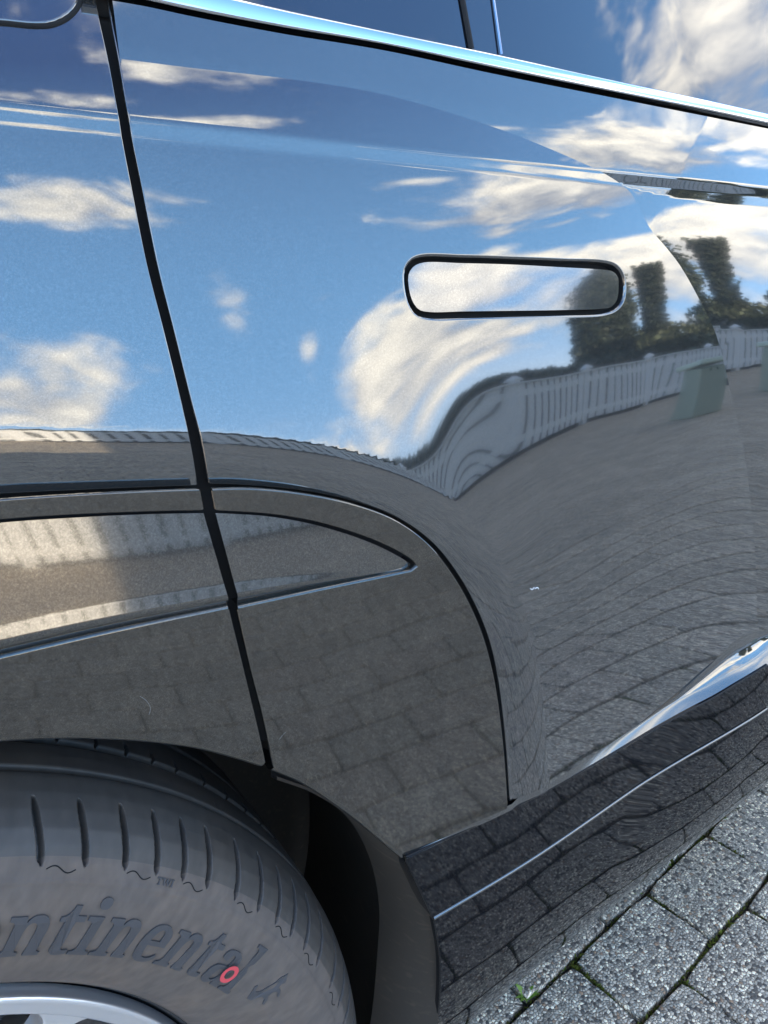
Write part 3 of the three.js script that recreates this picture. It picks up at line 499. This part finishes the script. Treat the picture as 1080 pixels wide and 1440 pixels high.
    const pg = new THREE.ExtrudeGeometry(pk, { depth: .004, bevelEnabled: false, curveSegments: 20 }), ho = new THREE.Path(); pg.translate(0, 0, -.034); pg.rotateZ(-(a0 + 18 * D)); mesh('rim_pocket', pg, rimBlack, wheel);
  }
  mesh('brake_disc', lathe([[.06, -.09], [.17, -.09], [.17, -.11]], 64), std({ color: lin(.3, .3, .3), metalness: 1, roughness: .35 }), wheel);
  mesh('hub_cap', lathe([[0, .004], [.03, .003], [.06, -.004], [.075, -.03]], 48), alu, wheel);
  // rest of the body: far shell, roof, floor
  const shell = (pl, z0, z1) => { const s = new THREE.Shape(); pl.forEach((p, i) => i ? s.lineTo(...p) : s.moveTo(...p)); const g = new THREE.ExtrudeGeometry(s, { depth: z1 - z0, bevelEnabled: true, bevelSize: .03, bevelThickness: .03, bevelSegments: 4 }); g.translate(0, 0, z0); return g; };
  const dark = phys({ color: lin(.05, .05, .053), metalness: .5, roughness: .3, clearcoat: 1 });
  mesh('body_shell', shell([[-.95, .5], [-.62, .5], [-.6, .82], [.32, .82], [.40, .3], [2.3, .28], [2.35, .7], [3.1, .7], [3.25, .35], [3.5, .4], [3.55, .75], [3.3, .92], [2.2, 1.02], [-.8, 1.02], [-.98, .85]], -1.78, -.16), dark, car);
  mesh('cabin_shell', shell([[-.85, 1.0], [2.3, 1.0], [1.4, 1.52], [-.3, 1.56], [-.7, 1.45]], -1.55, -.34), M.glass, car);
  mesh('underbody', shell([[.42, .22], [2.2, .22], [2.2, .34], [.42, .34]], -1.75, -.18), M.rubber, car);
}

// ---------------------------------------------------------------- ground: paving one stone at a time near the car
const PL = .192, PW = .115, TURN = 3.64 * D;   // paver length, width and the turn of the courses against the car
const gct = Math.cos(TURN), gst = Math.sin(TURN);
const toWorld = (u, v) => [.650 + u * gct + v * gst, -.126 - u * gst + v * gct];   // u along the courses, v across
{
  const ground = new THREE.PlaneGeometry(400, 400, 1, 1); ground.rotateX(-Math.PI / 2);
  const soil = dataTex(256, 256, (i, j) => { const v = .16 + .1 * fbm(i / 20, j / 20, 1, 4) + .05 * hash3(i, j, 4); return [v * 1.0, v * .93, v * .8]; });
  const gm = mesh('ground', ground, std({ map: rep(soil, 900), roughness: 1 }), scene); gm.position.y = -.013; gm.userData.kind = 'structure';
  // exposed aggregate: small stones of many greys set in grey cement
  const T = 1024, cell = 12, cn = Math.floor(T / cell), rr = rng(77), sx = [], sy = [], sc = [], ss = [];
  for (let j = 0; j < cn; j++) for (let i = 0; i < cn; i++) { sx.push((i + .1 + .8 * rr()) * T / cn); sy.push((j + .1 + .8 * rr()) * T / cn); const b = rr(), w = rr(); sc.push(b < .12 ? [.90, .89, .86] : b < .16 ? [.58, .51, .46] : b < .30 ? [.33, .33, .34] : [.50 + .28 * w, .50 + .275 * w, .50 + .265 * w]); ss.push(.65 + .6 * rr()); }
  const colr = new Float32Array(T * T * 3), hgt = new Float32Array(T * T);
  for (let y = 0; y < T; y++) for (let x = 0; x < T; x++) {
    const ci = Math.floor(x / T * cn), cj = Math.floor(y / T * cn); let d1 = 1e9, d2 = 1e9, b = 0;
    for (let q = -1; q <= 1; q++) for (let p = -1; p <= 1; p++) { const ii = (ci + p + cn) % cn, jj = (cj + q + cn) % cn, k = jj * cn + ii; let dx = Math.abs(x - sx[k]), dy = Math.abs(y - sy[k]); if (dx > T / 2) dx = T - dx; if (dy > T / 2) dy = T - dy; const d = Math.hypot(dx, dy) / ss[k]; if (d < d1) { d2 = d1; d1 = d; b = k; } else if (d < d2) d2 = d; }
    const e = sm(0, 3.2, d2 - d1), o = (y * T + x), gr = .88 + .24 * hash3(x, y, 2), c = sc[b];
    for (let q = 0; q < 3; q++) colr[o * 3 + q] = mix(.42 - .01 * q, c[q], e) * gr; hgt[o] = e * (.55 + .45 * hash3(b, 3, 9)) * (1 - .35 * Math.min(1, d1 / 9));
  }
  const aggC = dataTex(T, T, (i, j) => { const o = (j * T + i) * 3; return [colr[o], colr[o + 1], colr[o + 2]]; }), aggH = dataTex(T, T, (i, j) => { const v = hgt[j * T + i]; return [v, v, v]; }, false);
  const mats = [[1.58, 1.35, 1.04], [1.42, 1.23, .96], [1.66, 1.43, 1.12], [1.52, 1.28, 1.0]].map(t => std({ color: lin(...t), map: rep(aggC, 2.6), bumpMap: rep(aggH, 2.6), bumpScale: .0022, roughness: .85 }));
  // paver: rounded-edged block with a slightly uneven outline
  const paverGeo = (seed, seg) => {
    const r = rng(seed), w = PL / 2 - .0022, h = PW / 2 - .0022, out = [], per = [[-w, -h, w, -h], [w, -h, w, h], [w, h, -w, h], [-w, h, -w, -h]];
    for (const [ax, ay, bx, by] of per) for (let k = 0; k < seg; k++) { const t = k / seg, cr = k === 0 ? .93 : 1; out.push([(mix(ax, bx, t)) * (k === 0 ? .975 : 1) + (r() - .5) * .0022, mix(ay, by, t) * cr + (r() - .5) * .0022]); }
    const P = [], UV = [], I = [], n = out.length, ou = r() * 3, ov = r() * 3, rings = [[.975, .955, 0], [.992, .985, -.0014], [1, 1, -.004], [1, 1, -.014]];
    P.push(0, 0, 0); UV.push(ou, ov);
    for (const [s1, s2, y] of rings) for (const [x, z] of out) { P.push(x * s1, y + (y < -.003 ? 0 : (hash3(Math.round(x * 9e3), Math.round(z * 9e3), seed) - .5) * .0006), z * s2); UV.push(ou + x + (Math.abs(x) > w * .93 ? y : 0), ov + z + (Math.abs(x) > w * .93 ? 0 : y)); }
    for (let i = 0; i < n; i++) { const a = 1 + i, b = 1 + (i + 1) % n; I.push(0, b, a); for (let q = 0; q < rings.length - 1; q++) { const o = q * n; I.push(a + o, b + o, a + o + n, b + o, b + o + n, a + o + n); } }
    const g = geoFrom(P, null, UV, I); return g;
  };
  const geos = []; for (let k = 0; k < 8; k++) geos.push(paverGeo(100 + k * 7, 6));
  const r = rng(12), near = [], far = [];
  for (let c = -22; c < 64; c++) for (let q = -32; q < 78; q++) {
    const off = (q & 1) * PL / 2, [x, z] = toWorld((c + .5) * PL + off, (q + .5) * PW);
    if (z > 7.0 || z < -3.2 || x < -4 || x > 12) continue;
    if (z < -.6 && x < .2) continue;
    const d = Math.hypot((x - .75) * .8, (z + .05) * 1.0); (d < 9 ? near : far).push([d, x, z, c, q]);
  }
  near.sort((a, b) => a[0] - b[0]);
  const place = (o, [, x, z, c, q]) => { o.position.set(x, (hash3(c, q, 1) - .5) * .0035, z); o.rotation.set((hash3(c, q, 2) - .5) * .012, TURN + (hash3(c, q, 3) - .5) * .012 + (hash3(c, q, 5) > .5 ? Math.PI : 0), (hash3(c, q, 4) - .5) * .012); };
  near.slice(0, 299).forEach((p, i) => { const m = mesh(i ? `paver_${String(i).padStart(3, '0')}` : 'paver', geos[Math.floor(hash3(p[3], p[4], 7) * 8)], mats[Math.floor(hash3(p[3], p[4], 8) * 4)], gm); place(m, p); m.position.y += .013; });
  const rest = [...near.slice(299), ...far], inst = new THREE.InstancedMesh(paverGeo(3, 3), mats[0], rest.length), o = new THREE.Object3D();
  rest.forEach((p, i) => { place(o, p); o.position.y += .013; o.updateMatrix(); inst.setMatrixAt(i, o.matrix); const v = .86 + .24 * hash3(p[3], p[4], 8); inst.setColorAt(i, lin(v, v, v)); });
  inst.name = 'paver_field'; inst.userData.kind = 'stuff'; inst.castShadow = inst.receiveShadow = true; gm.add(inst);
  // moss and small weeds along the joints
  const bladeG = new THREE.BufferGeometry(); bladeG.setAttribute('position', new THREE.Float32BufferAttribute([-.5, 0, 0, .5, 0, 0, .32, .6, .12, -.32, .6, .12, 0, 1, .35], 3)); bladeG.setIndex([0, 1, 2, 0, 2, 3, 3, 2, 4]); bladeG.computeVertexNormals();
  const mossM = std({ color: lin(1, 1, 1), roughness: .9, side: THREE.DoubleSide }), rm = rng(41), list = [];
  for (let c = -2; c < 8; c++) for (let q = -8; q < 6; q++) for (let side = 0; side < 2; side++) for (let k = 0; k < 150; k++) {
    const t = rm(), u = side ? (c + t) * PL : (c + (q & 1) / 2) * PL + (rm() - .5) * .004, v = side ? q * PW + (rm() - .5) * .004 : (q + t) * PW;
    const patch = fbm(u * 9 + 4, v * 9, side * 5 + 2, 3); if (patch < (side ? .38 : .47)) continue;
    const [x, z] = toWorld(u, v); list.push([x, z, .0022 + .0050 * rm() * sm(.40, .70, patch), rm()]);
  }
  const moss = new THREE.InstancedMesh(bladeG, mossM, list.length);
  list.forEach(([x, z, s, t], i) => { o.position.set(x, -.009 + .004 * t, z); o.rotation.set((t - .5) * 1.2, t * 40, (t * 7 % 1 - .5)); o.scale.set(s * .8, s * 1.7, s); o.updateMatrix(); moss.setMatrixAt(i, o.matrix); const b = t * 13 % 1; moss.setColorAt(i, b < .42 ? lin(.10, .07, .032) : lin(.06 + .08 * b, .075 + .085 * b, .014)); });
  moss.name = numbered('moss'); moss.userData = { kind: 'stuff', label: 'low green and brown moss in the joints between the pavers', category: 'moss' }; scene.add(moss);
  const weed = (px, label, n, s) => { const [x, , z] = px, w = thing('small_weed', label, 'weed', [x, -.006, z], 'weeds between the pavers'), rw = rng(n * 31), gs = []; for (let k = 0; k < n; k++) { const g = bladeG.clone(); const q = 1.9 * s * (.6 + .7 * rw()); g.scale(q * .45, q * .8, q); g.rotateX(.3 + .8 * rw()); g.rotateY(rw() * 6.283); gs.push(g); } mesh('leaf_tuft', mergeGeometries(gs), std({ color: lin(.16, .26, .03), roughness: .6, side: THREE.DoubleSide }), w); };
  weed([0.561, 0, -0.130], 'bright green weed in the joint nearest the wheel', 14, .011);
  weed([0.832, 0, -0.147], 'yellow-green weed beside a dry brown leaf, middle of the joint along the sill', 12, .009);
  weed([0.929, 0, -0.157], 'tiny light green weed in the joint, farthest along the sill', 9, .008);
}
// ---------------------------------------------------------------- across the yard: what the paint mirrors
{
  const white = std({ color: lin(.90, .89, .86), roughness: .6 });
  const fence = thing('picket_fence', 'white board fence along the far edge of the yard, mirrored in the car door', 'fence', [0, 0, 7]);
  const board = new RoundedBoxGeometry(.124, .86, .021, 1, .006); board.translate(0, .50, 0);
  const post = new RoundedBoxGeometry(.10, 1.0, .10, 1, .008); post.translate(0, .5, .05);
  const cap = new THREE.CylinderGeometry(.02, .105, .06, 4); cap.rotateY(Math.PI / 4); cap.translate(0, 1.03, .05);
  const capBase = new RoundedBoxGeometry(.15, .03, .15, 1, .005); capBase.translate(0, .993, .05);
  const rf = rng(61); let k = 0;
  for (let x = -5; x < 24; x += .172) { const m = mesh(k ? `board_${String(k).padStart(3, '0')}` : 'board', board, white, fence); k++; m.position.set(x + (rf() - .5) * .008, (rf() - .5) * .012, 0); m.rotation.z = (rf() - .5) * .012; }
  k = 0; for (let x = -5.1; x < 24.2; x += 1.8) { const p = mesh(k ? `post_${String(k).padStart(3, '0')}` : 'post', post, white, fence); p.position.x = x; const c = mesh('post_cap', merge([cap, capBase]), white, p); k++; }
  for (const y of [.22, .80]) { const g = new RoundedBoxGeometry(29, .09, .04, 1, .006); g.translate(9.4, y, .032); mesh('rail', g, white, fence); }
  { const g = new RoundedBoxGeometry(29, .026, .10, 1, .006); g.translate(9.4, .945, .01); mesh('top_rail', g, white, fence); }
  // leaves
  const leafG = new THREE.BufferGeometry(); leafG.setAttribute('position', new THREE.Float32BufferAttribute([0, 0, 0, .45, .5, .1, 0, 1.1, 0, -.45, .5, .1], 3)); leafG.setIndex([0, 1, 2, 0, 2, 3]); leafG.computeVertexNormals();
  const leafM = std({ color: lin(1, 1, 1), roughness: .6, side: THREE.DoubleSide }), barkM = std({ color: lin(.10, .075, .055), roughness: .9 }), o = new THREE.Object3D();
  const leaves = (parent, name, n, seed, pos, size, tint) => {
    const r = rng(seed), im = new THREE.InstancedMesh(leafG, leafM, n);
    for (let i = 0; i < n; i++) { const p = pos(r, i); o.position.set(p[0], p[1], p[2]); o.rotation.set((r() - .5) * 2.4, r() * 6.283, (r() - .5) * 1.6); const s = size * (.6 + .8 * r()); o.scale.set(s, s, s); o.updateMatrix(); im.setMatrixAt(i, o.matrix); const b = .6 + .8 * r(); im.setColorAt(i, lin(tint[0] * b, tint[1] * b, tint[2] * b)); }
    im.name = name; im.userData.kind = 'stuff'; im.castShadow = im.receiveShadow = true; parent.add(im); return im;
  };
  const column = (x, z, h, rad, seed, label) => {
    const t = thing('columnar_tree', label, 'tree', [x, 0, z]); const g = new THREE.CylinderGeometry(.05, .10, h * .9, 8); g.translate(0, h * .45, 0); mesh('trunk', g, barkM, t);
    const tops = []; const rt = rng(seed * 3); for (let q = 0; q < 7; q++) tops.push([rt() * 6.283, rt() * .75, .80 + .2 * rt()]); tops[0] = [0, .2, 1];
    leaves(t, 'crown', 10500, seed, r => { const [ta, tr, th] = tops[Math.floor(r() * 7)], y = .15 + (h * th - .15) * Math.pow(r(), .8), f = y / (h * th), w = rad * (.62 + .38 * sm(0, .3, f)) * (1 - .72 * sm(.78, 1, f)), a = r() * 6.283, q = Math.pow(r(), .35) * (.8 + .25 * fbm(Math.cos(a) * 2 + seed, y * 3, Math.sin(a) * 2, 3)), lean = sm(.5, 1, f) * rad * tr; return [Math.cos(a) * q * w + Math.cos(ta) * lean, y, Math.sin(a) * q * w + Math.sin(ta) * lean]; }, .075, [.062, .080, .050]);
  };
  column(11.35, 8.3, 3.4, .64, 71, 'dark green columnar evergreen behind the fence, mirrored beside and inside the door handle');
  { const t = thing('flared_shrub', 'dark clipped shrub wider at its top, next to the columnar evergreen behind the fence', 'shrub', [13.7, 0, 8.7]), h = 3.55, g = new THREE.CylinderGeometry(.06, .10, h * .8, 8); g.translate(0, h * .4, 0); mesh('trunk', g, barkM, t);
    leaves(t, 'crown', 9000, 72, r => { const f = r(), y = .6 + (h - .6) * f, w = .12 + .27 * f, a = r() * 6.283, q = Math.pow(r(), .4) * (.8 + .3 * fbm(Math.cos(a) * 2, y * 3, Math.sin(a) * 2 + 5, 3)); return [Math.cos(a) * q * w, y + .22 * (fbm(Math.cos(a) * q * 4, 3, Math.sin(a) * q * 4, 2) - .5) * f * 2, Math.sin(a) * q * w]; }, .075, [.05, .066, .042]); }
  const bush = (x, z, h, w, seed, label, tint) => { const t = thing('garden_bush', label, 'bush', [x, 0, z]); const g = new THREE.CylinderGeometry(.03, .06, h * .6, 6); g.translate(0, h * .3, 0); mesh('stem', g, barkM, t); leaves(t, 'crown', 9000, seed, r => { const a = r() * 6.283, c = r() * 2 - 1, s = Math.sqrt(1 - c * c), q = Math.pow(r(), .4) * (.72 + .5 * fbm(Math.cos(a) * s * 2 + seed, c * 2, Math.sin(a) * s * 2, 3)); return [Math.cos(a) * s * q * w, h * .5 + c * q * h * .5, Math.sin(a) * s * q * w]; }, .10, tint); };
  bush(14.0, 9.2, 1.75, 1.7, 81, 'low wide green bush right behind the fence, next to the columnar tree', [.08,.095,.05]);
  bush(19.0, 9.8, 3.0, 1.4, 82, 'middle-sized rounded bush, second from the columnar tree along the fence', [.07,.09,.045]);
  bush(22.4, 10.4, 4.2, 2.0, 83, 'large broad dark bush, third from the columnar tree along the fence', [.062,.078,.045]);
  bush(26.5, 10.2, 5.0, 2.4, 84, 'biggest bush at the far end of the fence', [.064,.08,.046]);
  const hedge = thing('clipped_hedge', 'long low clipped hedge showing over and between the white fence boards', 'hedge', [0, 0, 7.9]);
  leaves(hedge, 'foliage', 60000, 91, r => { const x = -6 + 18 * r(), hh = .98 + .20 * fbm(x * .8, 2, 5, 3); return [x, Math.pow(r(), .7) * hh, (r() - .5) * .9]; }, .085, [.085, .10, .07]);
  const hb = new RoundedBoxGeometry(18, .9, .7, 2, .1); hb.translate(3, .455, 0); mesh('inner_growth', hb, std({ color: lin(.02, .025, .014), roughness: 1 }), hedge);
  // storage box by the fence
  const bx = thing('storage_box', 'pale green garden storage box with a tan side, standing in front of the fence', 'storage box', [7.25, 0, 3.85]); bx.rotation.y = .5;
  const gm1 = std({ color: lin(.34, .38, .30), roughness: .6 }), gm2 = std({ color: lin(.58, .66, .54), roughness: .5 }), tan = std({ color: lin(.62, .60, .44), roughness: .6 });
  const b1 = new RoundedBoxGeometry(.38, .66, .40, 2, .02); b1.translate(0, .33, 0); mesh('body', b1, gm1, bx);
  const b2 = new RoundedBoxGeometry(.47, .07, .52, 2, .02); b2.rotateX(.10); b2.translate(0, .72, 0); mesh('lid', b2, gm2, bx);
  const b3 = new RoundedBoxGeometry(.012, .50, .34, 1, .004); b3.translate(.196, .33, 0); mesh('side_panel', b3, tan, bx);
  const b4 = new THREE.TorusGeometry(.05, .008, 6, 16, Math.PI); b4.rotateX(.3); b4.translate(0, .60, -.205); mesh('handle', b4, M.rubber, bx);
  // the house behind the car, whose shade lies over the yard
  const house = thing('house', 'two-storey rendered house behind the car, out of the picture, shading the yard', 'house', [0, 0, -3.6]);
  const wg = new THREE.BoxGeometry(22, 5.6, 8); wg.translate(10.75, 2.8, -4); mesh('wall', wg, std({ color: lin(.62, .58, .50), roughness: .9 }), house);
  const rs = new THREE.Shape(); [[-4.6, 0], [0, 1.5], [4.6, 0]].forEach((p, i) => i ? rs.lineTo(...p) : rs.moveTo(...p)); const rg = new THREE.ExtrudeGeometry(rs, { depth: 22.6, bevelEnabled: false }); rg.rotateY(Math.PI / 2); rg.translate(0, 5.603, -4); mesh('roof', rg, std({ color: lin(.10, .07, .06), roughness: .9 }), house);
  for (let f = 0; f < 2; f++) for (let q = 0; q < 5; q++) { const g = new RoundedBoxGeometry(1.2, 1.3, .08, 1, .01); g.translate(3 + q * 4, 1.8 + f * 2.9, .02); const w = mesh('window', g, white, house); const p = new THREE.BoxGeometry(1.02, 1.12, .02); p.translate(3 + q * 4, 1.8 + f * 2.9, .065); mesh('pane', p, M.glass, w); }
}
renderer.render(scene, camera);
